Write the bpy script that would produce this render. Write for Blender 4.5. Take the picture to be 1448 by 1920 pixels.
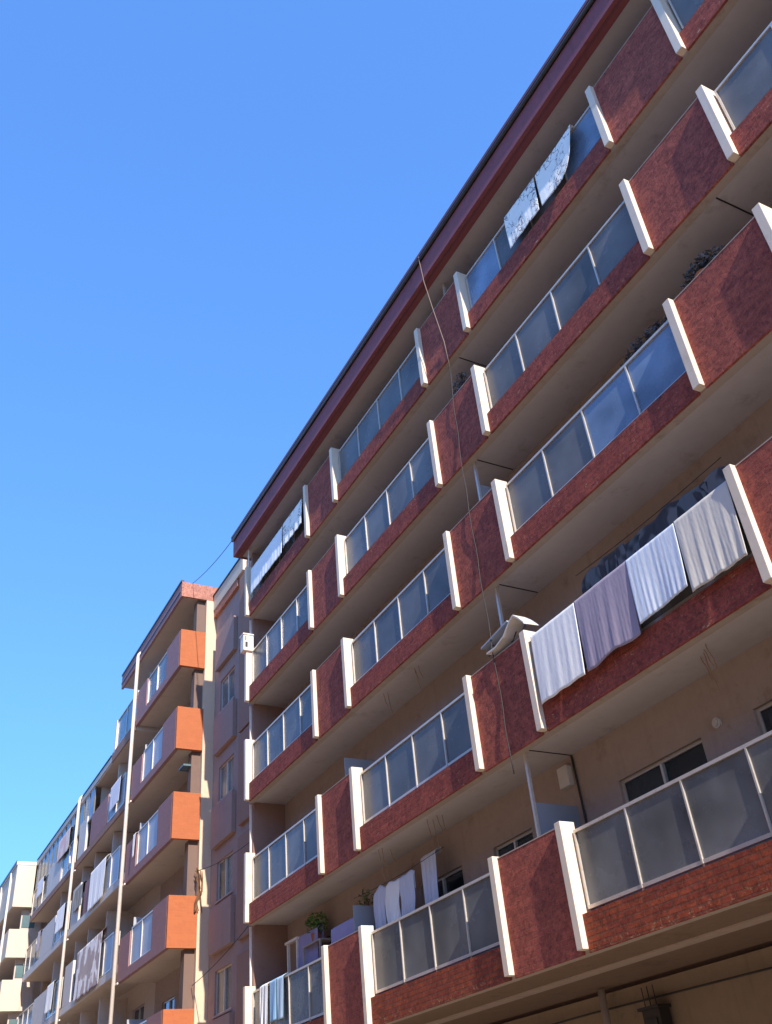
import bpy, bmesh, math, random
from mathutils import Vector, Matrix
R = math.radians
random.seed(7)
S = bpy.context.scene
C = S.collection
for o in list(bpy.data.objects): bpy.data.objects.remove(o)

# ------------------------------------------------------------ camera
cd = bpy.data.cameras.new('camera'); cam = bpy.data.objects.new('camera', cd); C.objects.link(cam)
cd.sensor_fit = 'VERTICAL'; cd.sensor_height = 24.0; cd.lens = 1762.8 / 1920 * 24.0
cd.clip_start = 0.1; cd.clip_end = 3000
RT = Vector((0.46050921, 0.88379934, -0.08264377))
DN = Vector((-0.54076266, 0.20549300, -0.81568890))
FW = Vector((-0.70392276, 0.42032291, 0.57255710))
M = Matrix((RT, -DN, -FW)).transposed().to_4x4(); M.translation = Vector((22.396, -8.337, 1.601))
cam.matrix_world = M
S.camera = cam

# ------------------------------------------------------------ sky, sun, exposure
SUN_EL, SUN_S = 32.0, 0.104            # elevation, slope of the sun out of the facade plane
W = bpy.data.worlds.new('World'); S.world = W; W.use_nodes = True
wt = W.node_tree; wt.nodes.clear()
sky = wt.nodes.new('ShaderNodeTexSky'); sky.sky_type = 'NISHITA'; sky.sun_disc = False
sky.sun_elevation = R(SUN_EL); sky.air_density = 1.0; sky.dust_density = 0.3; sky.ozone_density = 6.0
sun_dir = Vector((math.cos(R(SUN_EL)), -SUN_S * math.cos(R(SUN_EL)), math.sin(R(SUN_EL)))).normalized()
sky.sun_rotation = math.atan2(sun_dir.x, sun_dir.y)
bg = wt.nodes.new('ShaderNodeBackground'); bg.inputs[1].default_value = 0.15
wo = wt.nodes.new('ShaderNodeOutputWorld')
gm = wt.nodes.new('ShaderNodeGamma'); gm.inputs[1].default_value = 0.58
tn = wt.nodes.new('ShaderNodeMix'); tn.data_type = 'RGBA'; tn.blend_type = 'MULTIPLY'; tn.inputs[0].default_value = 1; tn.inputs[7].default_value = (0.51, 0.92, 1.56, 1)
wt.links.new(sky.outputs[0], gm.inputs[0]); wt.links.new(gm.outputs[0], tn.inputs[6]); wt.links.new(tn.outputs[2], bg.inputs[0]); wt.links.new(bg.outputs[0], wo.inputs[0])
sl = bpy.data.lights.new('sun', 'SUN'); sl.energy = 2.4; sl.angle = R(0.5); sl.color = (1.0, 0.93, 0.82)
so = bpy.data.objects.new('sun', sl); C.objects.link(so)
so.rotation_euler = sun_dir.to_track_quat('Z', 'Y').to_euler(); so.location = (60, -10, 60)
S.view_settings.view_transform = 'Standard'; S.view_settings.look = 'None'
S.view_settings.gamma = 1.0; S.view_settings.exposure = 1.5
S.render.engine = 'CYCLES'

# ------------------------------------------------------------ materials
MATS = {}
def nodes(name):
    m = bpy.data.materials.new(name); m.use_nodes = True
    t = m.node_tree; b = t.nodes['Principled BSDF']
    return m, t, b
def N(t, ty, **kw):
    n = t.nodes.new(ty)
    for k, v in kw.items(): setattr(n, k, v)
    return n
def ramp(t, src, stops):
    r = N(t, 'ShaderNodeValToRGB'); r.color_ramp.interpolation = 'LINEAR'
    e = r.color_ramp.elements
    while len(e) < len(stops): e.new(0.5)
    for i, (p, c) in enumerate(stops):
        e[i].position = p; e[i].color = (c, c, c, 1) if isinstance(c, (int, float)) else (*c, 1)
    t.links.new(src, r.inputs[0]); return r.outputs[0]
def noise(t, vec, scale, detail=4, rough=0.55, dist=0.0):
    n = N(t, 'ShaderNodeTexNoise'); n.inputs['Scale'].default_value = scale
    n.inputs['Detail'].default_value = detail; n.inputs['Roughness'].default_value = rough
    n.inputs['Distortion'].default_value = dist
    t.links.new(vec, n.inputs['Vector']); return n.outputs[0]
def mapping(t, vec, sc=(1, 1, 1), loc=(0, 0, 0)):
    n = N(t, 'ShaderNodeMapping'); n.inputs['Scale'].default_value = sc; n.inputs['Location'].default_value = loc
    t.links.new(vec, n.inputs['Vector']); return n.outputs[0]
def mix(t, fac, a, b, mode='MIX'):
    n = N(t, 'ShaderNodeMix', data_type='RGBA', blend_type=mode)
    for s, v in ((n.inputs[0], fac), (n.inputs[6], a), (n.inputs[7], b)):
        if hasattr(v, 'is_output'): t.links.new(v, s)
        elif isinstance(v, (int, float)): s.default_value = v
        else: s.default_value = (*v, 1)
    return n.outputs[2]
def bump(t, b, h, strength, dist=0.02):
    n = N(t, 'ShaderNodeBump'); n.inputs['Strength'].default_value = strength; n.inputs['Distance'].default_value = dist
    t.links.new(h, n.inputs['Height']); t.links.new(n.outputs[0], b.inputs['Normal']); return n
def mscale(c, k): return tuple(min(1, x * k) for x in c)
TONE = (1.0, 0.86, 0.72)             # warm scale on base colours, offsets the blue sky light
def tone(c): return tuple(a * b for a, b in zip(c, TONE))

def paint(name, col, rough=0.8, var=0.18, stain=0.35, stain_col=None, bs=0.25, spec=0.3, streak=0.5, grime=0.55):
    """painted or rendered masonry: blotches, vertical dirt streaks, fine grain"""
    if name in MATS: return MATS[name]
    col = tone(col); stain_col = tone(stain_col) if stain_col else None
    m, t, b = nodes(name)
    pos = N(t, 'ShaderNodeNewGeometry').outputs['Position']
    big = noise(t, pos, 0.9, 6, 0.65)
    mid = noise(t, pos, 5.0, 6, 0.7)
    st = noise(t, mapping(t, pos, (7, 7, 0.55)), 1.0, 5, 0.65)
    fine = noise(t, pos, 45, 3, 0.6)
    base = mix(t, big, mscale(col, 1 - var), mscale(col, 1 + var * .6))
    base = mix(t, ramp(t, mid, [(0.35, 0.0), (0.75, 1.0)]), base, mscale(col, 1 - var * .8))
    sc = stain_col or mscale(col, 0.42)
    f = ramp(t, st, [(grime, 0.0), (grime + .22, stain * streak)])
    base = mix(t, f, base, sc)
    f2 = ramp(t, noise(t, mapping(t, pos, (1.3, 1.3, 1.3), (7, 3, 1)), 1.3, 7, 0.75), [(0.56, 0.0), (0.72, stain)])
    base = mix(t, f2, base, sc)
    t.links.new(base, b.inputs['Base Color'])
    b.inputs['Roughness'].default_value = rough; b.inputs['Specular IOR Level'].default_value = spec
    if bs: bump(t, b, mix(t, 0.5, fine, mid), bs, 0.01)
    MATS[name] = m; return m

def brick(name, c1, c2, mortar, bw=0.24, bh=0.075, mort=0.012, worn=None, worn_amt=0.0, bs=0.6, rough=0.85, zworn=None, mott=1.0):
    """brickwork laid along the wall (x+y, z), with blotched, flaking paint"""
    c1, c2, mortar = tone(c1), tone(c2), tone(mortar); worn = tone(worn) if worn else None
    m, t, b = nodes(name)
    pos = N(t, 'ShaderNodeNewGeometry').outputs['Position']
    sp = N(t, 'ShaderNodeSeparateXYZ'); t.links.new(pos, sp.inputs[0])
    ad = N(t, 'ShaderNodeMath', operation='ADD'); t.links.new(sp.outputs[0], ad.inputs[0]); t.links.new(sp.outputs[1], ad.inputs[1])
    cb = N(t, 'ShaderNodeCombineXYZ'); t.links.new(ad.outputs[0], cb.inputs[0]); t.links.new(sp.outputs[2], cb.inputs[1])
    wob = N(t, 'ShaderNodeTexNoise'); wob.inputs['Scale'].default_value = 6; t.links.new(pos, wob.inputs['Vector'])
    vadd = N(t, 'ShaderNodeVectorMath', operation='MULTIPLY_ADD')
    vadd.inputs[1].default_value = (0.012, 0.008, 0); t.links.new(wob.outputs[1], vadd.inputs[0]); t.links.new(cb.outputs[0], vadd.inputs[2])
    br = N(t, 'ShaderNodeTexBrick'); t.links.new(vadd.outputs[0], br.inputs['Vector'])
    br.inputs['Scale'].default_value = 1; br.inputs['Brick Width'].default_value = bw; br.inputs['Row Height'].default_value = bh
    br.inputs['Mortar Size'].default_value = mort; br.inputs['Mortar Smooth'].default_value = 0.4; br.inputs['Bias'].default_value = 0
    br.inputs['Color1'].default_value = (*c1, 1); br.inputs['Color2'].default_value = (*c2, 1); br.inputs['Mortar'].default_value = (*mortar, 1)
    mid = noise(t, pos, 7, 8, 0.75, 0.8)
    big = noise(t, pos, 1.1, 4, 0.6)
    col = mix(t, ramp(t, mid, [(0.32, 0.0), (0.68, 1.0)]), mix(t, 1.0, br.outputs[0], tuple(1 - (1 - v) * mott for v in (0.50, 0.44, 0.48)), 'MULTIPLY'), mix(t, 1.0, br.outputs[0], tuple(1 + v * mott for v in (.40, .30, .15)), 'MULTIPLY'))
    col = mix(t, ramp(t, big, [(0.35, 0.0), (0.7, 0.45 * mott)]), col, mscale(c1, 0.62))
    streak = noise(t, mapping(t, pos, (9, 9, 0.7)), 1.0, 6, 0.7)
    col = mix(t, ramp(t, streak, [(0.58, 0.0), (0.8, 0.5 * mott)]), col, mscale(c1, 0.35))
    speck = noise(t, pos, 16, 5, 0.75, 0.6)
    col = mix(t, ramp(t, speck, [(0.50, 0.0), (0.64, 0.75 * mott)]), col, mscale(c1, 0.33))
    col = mix(t, ramp(t, noise(t, mapping(t, pos, (1, 1, 1), (4, 4, 4)), 22, 4, 0.7), [(0.56, 0.0), (0.72, 0.5 * mott)]), col, mscale(c1, 1.55))
    if worn:
        f = ramp(t, noise(t, mapping(t, pos, (1, 1, 1.6), (3, 1, 5)), 9, 6, 0.8), [(0.60 - worn_amt, 0.0), (0.68 - worn_amt, 0.75)])
        if zworn:
            zr = N(t, 'ShaderNodeMapRange'); zr.inputs[1].default_value = zworn[1]; zr.inputs[2].default_value = zworn[0]
            t.links.new(sp.outputs[2], zr.inputs[0])
            mm = N(t, 'ShaderNodeMath', operation='MULTIPLY'); t.links.new(f, mm.inputs[0]); t.links.new(zr.outputs[0], mm.inputs[1]); f = mm.outputs[0]
        col = mix(t, f, col, worn)
    t.links.new(col, b.inputs['Base Color']); b.inputs['Roughness'].default_value = rough; b.inputs['Specular IOR Level'].default_value = 0.25
    h = mix(t, 0.45, ramp(t, br.outputs['Fac'], [(0, 1.0), (1, 0.0)]), mid)
    bump(t, b, h, bs, 0.02)
    MATS[name] = m; return m

def glass(name, col, rough=0.08, trans=0.3, var=0.3, spec=0.6):
    """tinted, dusty balcony glass: part see-through, part dull grey film"""
    m, t, b = nodes(name)
    pos = N(t, 'ShaderNodeNewGeometry').outputs['Position']
    oi = N(t, 'ShaderNodeObjectInfo')
    n1 = ramp(t, noise(t, pos, 0.9, 3, 0.5), [(0.3, 0.0), (0.7, 1.0)])
    c = mix(t, n1, mscale(col, 1 - var), mscale(col, 1 + var))
    c = mix(t, oi.outputs['Random'], c, mix(t, 1.0, c, (0.72, 0.76, 0.8), 'MULTIPLY'))
    t.links.new(c, b.inputs['Base Color'])
    t.links.new(ramp(t, noise(t, pos, 2.5, 4, 0.6), [(0.3, rough), (0.8, rough + .12)]), b.inputs['Roughness'])
    b.inputs['Specular IOR Level'].default_value = spec
    tr = N(t, 'ShaderNodeBsdfTransparent'); tr.inputs[0].default_value = (0.75, 0.82, 0.88, 1)
    mx = N(t, 'ShaderNodeMixShader')
    mx.inputs[0].default_value = 1 - trans
    t.links.new(tr.outputs[0], mx.inputs[1]); t.links.new(b.outputs[0], mx.inputs[2])
    t.links.new(mx.outputs[0], t.nodes['Material Output'].inputs['Surface'])
    MATS[name] = m; return m

def metal(name, col, rough=0.45, met=0.0):
    col = tone(col)
    m, t, b = nodes(name)
    pos = N(t, 'ShaderNodeNewGeometry').outputs['Position']
    n = noise(t, pos, 14, 5, 0.7)
    t.links.new(mix(t, ramp(t, n, [(0.5, 0.0), (0.8, 0.6)]), col, mscale(col, 0.6)), b.inputs['Base Color'])
    b.inputs['Roughness'].default_value = rough; b.inputs['Metallic'].default_value = met
    MATS[name] = m; return m

def fabric(name, col, kind=None, col2=None):
    col = tuple(a * b for a, b in zip(col, (1.0, .96, .92)))
    m, t, b = nodes(name)
    pos = N(t, 'ShaderNodeNewGeometry').outputs['Position']
    n = noise(t, pos, 3.0, 5, 0.6)
    c = mix(t, n, mscale(col, 0.88), mscale(col, 1.06))
    if kind == 'scribble':
        w = N(t, 'ShaderNodeTexVoronoi', feature='DISTANCE_TO_EDGE'); w.inputs['Scale'].default_value = 7
        dn = N(t, 'ShaderNodeTexNoise'); dn.inputs['Scale'].default_value = 5; dn.inputs['Detail'].default_value = 5
        t.links.new(pos, dn.inputs['Vector'])
        va = N(t, 'ShaderNodeVectorMath', operation='MULTIPLY_ADD'); va.inputs[1].default_value = (0.35, 0.35, 0.35)
        t.links.new(dn.outputs[1], va.inputs[0]); t.links.new(pos, va.inputs[2]); t.links.new(va.outputs[0], w.inputs['Vector'])
        line = ramp(t, w.outputs[0], [(0.03, 1.0), (0.075, 0.0)])
        area = ramp(t, noise(t, mapping(t, pos, (1, 1, 1), (2, 0, 3)), 2.2, 3, 0.6), [(0.47, 0.0), (0.53, 1.0)])
        mm = N(t, 'ShaderNodeMath', operation='MULTIPLY'); t.links.new(line, mm.inputs[0]); t.links.new(area, mm.inputs[1])
        c = mix(t, mm.outputs[0], c, col2)
        dense = ramp(t, noise(t, mapping(t, pos, (1, 1, 1), (9, 2, 1)), 16, 4, 0.7), [(0.60, 0.0), (0.66, 0.5)])
        mm2 = N(t, 'ShaderNodeMath', operation='MULTIPLY'); t.links.new(dense, mm2.inputs[0]); t.links.new(area, mm2.inputs[1])
        c = mix(t, mm2.outputs[0], c, col2)
    if kind == 'patch':
        f = ramp(t, noise(t, mapping(t, pos, (1.4, 1, 1)), 1.6, 2, 0.5), [(0.46, 0.0), (0.5, 1.0)])
        c = mix(t, f, c, col2)
    if kind == 'stripe':
        wv = N(t, 'ShaderNodeTexWave', bands_direction='X'); wv.inputs['Scale'].default_value = 2.6; wv.inputs['Distortion'].default_value = 1.2
        t.links.new(pos, wv.inputs['Vector'])
        c = mix(t, ramp(t, wv.outputs[1], [(0.5, 0.0), (0.8, 0.8)]), c, col2)
    t.links.new(c, b.inputs['Base Color']); b.inputs['Roughness'].default_value = 0.9
    b.inputs['Specular IOR Level'].default_value = 0.1; b.inputs['Sheen Weight'].default_value = 0.2
    bump(t, b, noise(t, mapping(t, pos, (1.2, 1.2, .4)), 22, 4, 0.6), 0.35, 0.01)
    MATS[name] = m; return m

RED = brick('red_brick', (0.41, 0.13, 0.112), (0.33, 0.10, 0.094), (0.40, 0.16, 0.135), bs=0.9, mort=0.008)
REDF = brick('red_brick_fascia', (0.37, 0.105, 0.09), (0.31, 0.08, 0.08), (0.30, 0.115, 0.1), worn=(0.62, 0.5, 0.33), worn_amt=0.0, bs=0.9, mort=0.01)
REDW = brick('flaking_red_brick', (0.38, 0.10, 0.05), (0.27, 0.065, 0.05), (0.22, 0.10, 0.075), worn=(0.66, 0.52, 0.32), worn_amt=0.04, zworn=(3.66, 3.82), bs=1.0, mort=0.012)
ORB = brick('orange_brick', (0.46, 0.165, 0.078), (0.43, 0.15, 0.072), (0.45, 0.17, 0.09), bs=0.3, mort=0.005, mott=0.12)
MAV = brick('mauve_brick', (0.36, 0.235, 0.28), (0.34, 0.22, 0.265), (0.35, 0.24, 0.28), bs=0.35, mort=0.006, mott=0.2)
PNK = brick('pink_brick', (0.52, 0.27, 0.23), (0.48, 0.24, 0.2), (0.52, 0.3, 0.25), bs=0.4, mort=0.006)
FIN = paint('white_paint', (0.80, 0.77, 0.72), 0.7, 0.12, 0.55, (0.42, 0.37, 0.32), 0.15)
SOF = paint('soffit_paint', (0.54, 0.56, 0.66), 0.9, 0.14, 0.4, (0.17, 0.12, 0.09), 0.2, streak=0)
SOFL = paint('bounce_lit_soffit', (0.62, 0.58, 0.57), 0.9, 0.1, 0.3, (0.25, 0.2, 0.17), 0.2, streak=0)  # soffit paint with warm bounced light mixed into its colour
WAL = paint('tan_wall', (0.46, 0.405, 0.40), 0.9, 0.15, 0.45, (0.18, 0.10, 0.06), 0.3)
SID = paint('mauve_wall', (0.34, 0.23, 0.21), 0.9, 0.12, 0.4, None, 0.3)
JMB = paint('shaded_jamb', (0.20, 0.15, 0.14), 0.9, 0.1, 0.3, None, 0.2)  # beige jamb, the shade under the balcony painted into its colour
STR = paint('dusty_pink_wall', (0.38, 0.30, 0.31), 0.9, 0.10, 0.35, None, 0.3)
CRM = paint('cream_wall', (0.70, 0.60, 0.50), 0.85, 0.08, 0.25, None, 0.25)
GRW = paint('grey_wall', (0.66, 0.63, 0.62), 0.85, 0.14, 0.45, None, 0.25)
LGP = paint('light_grey_panel', (0.66, 0.69, 0.74), 0.7, 0.08, 0.3, None, 0.1)
CEM = paint('cement_edge', (0.46, 0.44, 0.45), 0.9, 0.18, 0.55, (0.2, 0.14, 0.1), 0.3)
ROOFM = paint('maroon_metal', (0.27, 0.095, 0.125), 0.6, 0.2, 0.5, (0.08, 0.03, 0.035), 0.2)
GUT = metal('black_gutter', (0.03, 0.035, 0.045), 0.35)
PURP = metal('purple_flashing', (0.16, 0.06, 0.085), 0.45)
ALU = metal('aluminium', (0.66, 0.68, 0.70), 0.35, 0.35)
WPL = metal('white_plastic', (0.80, 0.80, 0.80), 0.5)
PIP = metal('cream_pipe', (0.82, 0.82, 0.84), 0.55)
DRK = metal('dark_rubber', (0.03, 0.025, 0.025), 0.6)
RUST = metal('rusty_wire', (0.20, 0.11, 0.06), 0.8)
GL = glass('balcony_glass', (0.205, 0.20, 0.19), 0.2, 0.18, 0.38, 0.32)
GLN = glass('smoky_glass', (0.21, 0.205, 0.2), 0.22, 0.24, 0.5)
GLB = glass('cloud_reflection_glass', (0.22, 0.30, 0.42), 0.22, 0.12, 0.6)  # bright cloud reflection painted into the glass colour
GLG = glass('green_glass', (0.16, 0.23, 0.23), 0.15, 0.15)
FRO = glass('frosted_screen', (0.42, 0.42, 0.45), 0.35, 0.08, 0.1)
WIN = glass('window_glass', (0.02, 0.028, 0.045), 0.04, 0.0, 0.3, 0.8)
WINC = glass('clear_window_glass', (0.03, 0.045, 0.055), 0.04, 0.55, 0.3, 0.8)

CURT = fabric('curtain_cloth', (0.42, 0.44, 0.46))
# ------------------------------------------------------------ mesh helpers
def nb(): return bmesh.new()
def box(bm, x0, x1, y0, y1, z0, z1):
    v = [bm.verts.new(p) for p in ((x0, y0, z0), (x1, y0, z0), (x1, y1, z0), (x0, y1, z0), (x0, y0, z1), (x1, y0, z1), (x1, y1, z1), (x0, y1, z1))]
    for f in ((0, 3, 2, 1), (4, 5, 6, 7), (0, 1, 5, 4), (1, 2, 6, 5), (2, 3, 7, 6), (3, 0, 4, 7)):
        bm.faces.new([v[i] for i in f])
    return v
def tube(bm, pts, r, n=8):
    rings = []
    pts = [Vector(p) for p in pts]
    for i, p in enumerate(pts):
        a = pts[max(0, i - 1)]; b = pts[min(len(pts) - 1, i + 1)]
        d = (b - a).normalized(); u = d.cross(Vector((0.31, 0.87, 0.12))).normalized(); w = d.cross(u)
        rr = r[i] if isinstance(r, (list, tuple)) else r
        rings.append([bm.verts.new(p + u * rr * math.cos(k * 2 * math.pi / n) + w * rr * math.sin(k * 2 * math.pi / n)) for k in range(n)])
    for a, b in zip(rings, rings[1:]):
        for k in range(n): bm.faces.new((a[k], a[(k + 1) % n], b[(k + 1) % n], b[k]))
    bm.faces.new(rings[0][::-1]); bm.faces.new(rings[-1])
def prism(bm, poly, y0, y1):
    """polygon in x,z extruded along y"""
    a = [bm.verts.new((x, y0, z)) for x, z in poly]; b = [bm.verts.new((x, y1, z)) for x, z in poly]
    bm.faces.new(a); bm.faces.new(b[::-1])
    for i in range(len(a)): bm.faces.new((a[i - 1], a[i], b[i], b[i - 1]))
def wloc(o):
    p = Vector(o.location)
    while o.parent: o = o.parent; p += Vector(o.location)
    return p
def obj(name, bm, mat, parent=None, smooth=False, bevel=0.0, label=None):
    bmesh.ops.recalc_face_normals(bm, faces=bm.faces)
    xs = [v.co.x for v in bm.verts]; ys = [v.co.y for v in bm.verts]; zs = [v.co.z for v in bm.verts]
    c = Vector(((min(xs) + max(xs)) / 2, (min(ys) + max(ys)) / 2, min(zs)))
    for v in bm.verts: v.co -= c
    me = bpy.data.meshes.new(name); bm.to_mesh(me); bm.free()
    if smooth:
        for p in me.polygons: p.use_smooth = True
    me.materials.append(mat)
    o = bpy.data.objects.new(name, me); C.objects.link(o)
    o.location = c - (wloc(parent) if parent else Vector()); o.parent = parent
    if bevel:
        b = o.modifiers.new('bevel', 'BEVEL'); b.width = bevel; b.segments = 2; b.limit_method = 'ANGLE'
    if label: o['label'] = label
    return o
def bx(name, mat, parent, *d, bevel=0.0):
    bm = nb(); box(bm, *d); return obj(name, bm, mat, parent, bevel=bevel)
def tag(o, label, cat, group=None):
    o['label'] = label; o['category'] = cat
    if group: o['group'] = group
    return o
def thing(name, label, cat, loc, group=None):
    o = bpy.data.objects.new(name, None); C.objects.link(o); o.location = loc; o.empty_display_size = 0.3
    return tag(o, label, cat, group)
def struct(name, bm, mat):
    o = obj(name, bm, mat); o['kind'] = 'structure'; return o
def holed_wall(bm, x0, x1, z0, z1, y0, y1, holes):
    xs = sorted({x0, x1, *[h[0] for h in holes], *[h[1] for h in holes]})
    for a, b in zip(xs, xs[1:]):
        if b - a < 1e-6: continue
        cuts = sorted([(h[2], h[3]) for h in holes if h[0] <= a + 1e-6 and h[1] >= b - 1e-6])
        z = z0
        for c0, c1 in cuts:
            if c0 > z: box(bm, a, b, y0, y1, z, c0)
            z = c1
        if z < z1: box(bm, a, b, y0, y1, z, z1)
def window(parent, x0, x1, z0, z1, y, split=True, mat=WIN, open_pane=False):
    """sliding window set in an opening; y = outer face of the wall"""
    bm = nb(); w = 0.045; ya, yb = y + 0.05, y + 0.10
    box(bm, x0, x1, ya, yb, z1 - w, z1); box(bm, x0, x1, ya, yb, z0, z0 + w)
    box(bm, x0, x0 + w, ya, yb, z0 + w, z1 - w); box(bm, x1 - w, x1, ya, yb, z0 + w, z1 - w)
    xm = (x0 + x1) / 2
    if split: box(bm, xm - w / 2, xm + w / 2, ya - .015, yb, z0 + w, z1 - w)
    f = obj('window', bm, ALU, parent)
    if split:
        bx('pane', mat, f, x0 + w, xm - w / 2, ya + .02, ya + .028, z0 + w, z1 - w)
        bx('pane', mat, f, xm + w / 2, x1 - w, ya + .035, ya + .043, z0 + w, z1 - w)
    else: bx('pane', mat, f, x0 + w, x1 - w, ya + .02, ya + .028, z0 + w, z1 - w)
    if mat is WINC:
        bm = nb(); n = 40; xa, xb = x0 + w, (xm if split else x1 - w); rr = []
        for i in range(n + 1):
            xx = xa + (xb - xa) * i / n; yy = y + .17 + .02 * math.sin(i * 1.1 + x0) + .012 * math.sin(i * 2.3)
            rr.append((bm.verts.new((xx, yy, z0 + .02)), bm.verts.new((xx, yy + .01, z1 - .02))))
        for a, b in zip(rr, rr[1:]): bm.faces.new((a[0], b[0], b[1], a[1]))
        obj('curtain', bm, CURT, f, True)
        bx('dark_room_backing', DRK, f, x0 - .02, x1 + .02, y + .22, y + .24, z0 - .02, z1 + .02)  # dark sheet standing in for the unlit room behind the panes
    bx('sill', CEM, f, x0 - .04, x1 + .04, y - .04, y + .049, z0 - .05, z0 - .003)
    return f
def railing(parent, x0, x1, y, z0, z1, n, mat, post_w=0.026, jitter=0.012):
    """aluminium frame, its top and bottom rails and posts, with one pane per field"""
    bm = nb()
    box(bm, x0, x1, y - .028, y + .028, z1, z1 + .04)
    box(bm, x0, x1, y - .022, y + .022, z0 - .045, z0)
    xs = [x0 + (x1 - x0) * i / n for i in range(n + 1)]
    for i, x in enumerate(xs):
        a, b = x - post_w / 2, x + post_w / 2
        if i == 0: a, b = x, x + post_w
        if i == n: a, b = x - post_w, x
        j = random.uniform(-jitter, jitter) if 0 < i < n else 0
        vs = box(bm, a, b, y - .03, y + .03, z0 - .044 + .001, z1 - .001)
        for k in (4, 5, 6, 7): vs[k].co.x += j
    for x in xs[1:-1]: box(bm, x - .014, x + .014, y - .014, y + .014, z0 - .13, z0 - .046)   # stub feet
    r = obj('railing', bm, ALU, parent)
    for a, b in zip(xs, xs[1:]):
        m = mat if not isinstance(mat, (list, tuple)) else mat[xs.index(a) % len(mat)]
        bm = nb(); t1 = random.uniform(-.004, .004)
        vs = box(bm, a + post_w * .55, b - post_w * .55, y - .004, y + .004, z0 + .002, z1 - .004)
        for k in (4, 5, 6, 7): vs[k].co.y += t1
        obj('glass_pane', bm, m, r)
    return r

# ------------------------------------------------------------ ground
bm = nb(); box(bm, -400, 400, -400, 400, -0.5, 0.0); struct('ground', bm, paint('dusty_ground', (0.36, 0.3, 0.22), 0.95, 0.2, 0.3, None, 0.3))
bm = nb(); box(bm, -400, 400, -11.5, -3.0, -0.1, 0.004); struct('road', bm, paint('pale_fill_road', (0.42, 0.38, 0.32), 0.95, 0.2, 0.3, None, 0.4))  # unseen road, colour lightened and warmed to bounce fill light
bm = nb(); box(bm, -400, 400, -3.0, 3.0, -0.1, 0.13); box(bm, -400, 400, -14.0, -11.5, -0.1, 0.13); struct('pavement', bm, paint('paving', (0.52, 0.47, 0.4), 0.9, 0.15, 0.3, None, 0.3))

# ------------------------------------------------------------ main building
T = [5.30, 8.258, 11.178, 13.869, 16.50]           # tops of the white fins, floor by floor
FX = [0.0, 4.299, 5.957, 10.364, 12.055, 16.486, 18.197, 22.60, 24.31]
FW_ = 0.13; BACK = 1.12; XR = 24.44
MB = thing('apartment_building', 'nearest tall apartment block with dark red brick balconies and white fins', 'apartment building', (12, 2, 0))
# back wall with window openings
wins = {0: [(1.35, 2.5, 1), (2.6, 3.9, 1), (6.45, 7.93, 1), (8.96, 10.1, 1), (12.30, 14.0, 1), (14.93, 16.4, 1), (18.6, 20.2, 1)],
        1: [(1.0, 2.5, 1), (7.2, 8.7, 1), (12.95, 15.95, 1), (18.6, 20.2, 1)],
        2: [(1.0, 2.5, 1), (7.2, 8.7, 1), (13.4, 15.4, 1), (18.6, 20.2, 1)],
        3: [(1.0, 2.5, 1), (7.2, 8.7, 1), (13.4, 15.4, 1), (18.6, 20.2, 1)],
        4: [(1.0, 2.5, 1), (7.2, 8.7, 1), (13.4, 15.4, 1), (18.6, 20.2, 1)]}
bm = nb(); holes = []
for f, ws in wins.items():
    for a, b, _ in ws: holes.append((a, b, T[f] - 0.75, T[f] + 0.62))
holed_wall(bm, 0.0, XR, 3.66, 17.12, BACK, BACK + .25, holes)
obj('back_wall', bm, WAL, MB)
for f, ws in wins.items():
    for a, b, _ in ws: window(MB, a, b, T[f] - 0.75, T[f] + 0.62, BACK, mat=WINC if f < 2 else WIN)
bx('core', SID, MB, 0.02, XR, 2.801, 12, 0.05, 3.86)
bx('core', SID, MB, 0.02, XR, BACK + .251, 12, 3.861, 17.29)            # the body of the block behind
bx('end_wall', SID, MB, -0.13, -0.002, 0.25, 12, 0.1, 17.1)
bx('end_wall', SID, MB, XR, XR + .15, 0.25, 12, 0.1, 17.1)
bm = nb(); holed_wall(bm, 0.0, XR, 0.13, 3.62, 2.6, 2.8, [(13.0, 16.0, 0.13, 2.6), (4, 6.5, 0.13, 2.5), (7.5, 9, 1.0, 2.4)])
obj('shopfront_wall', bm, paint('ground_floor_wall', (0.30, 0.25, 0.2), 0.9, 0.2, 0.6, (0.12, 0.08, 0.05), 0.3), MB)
for (a, b) in ((13.0, 16.0), (4, 6.5)):
    bm = nb()
    for k in range(24): z = 0.14 + k * 0.1; box(bm, a, b, 2.66 + (k % 2) * .015, 2.70, z, z + .098)
    obj('roller_shutter', bm, LGP, MB)
bx('window', WIN, MB, 7.5, 9.0, 2.68, 2.7, 1.0, 2.4)

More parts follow.
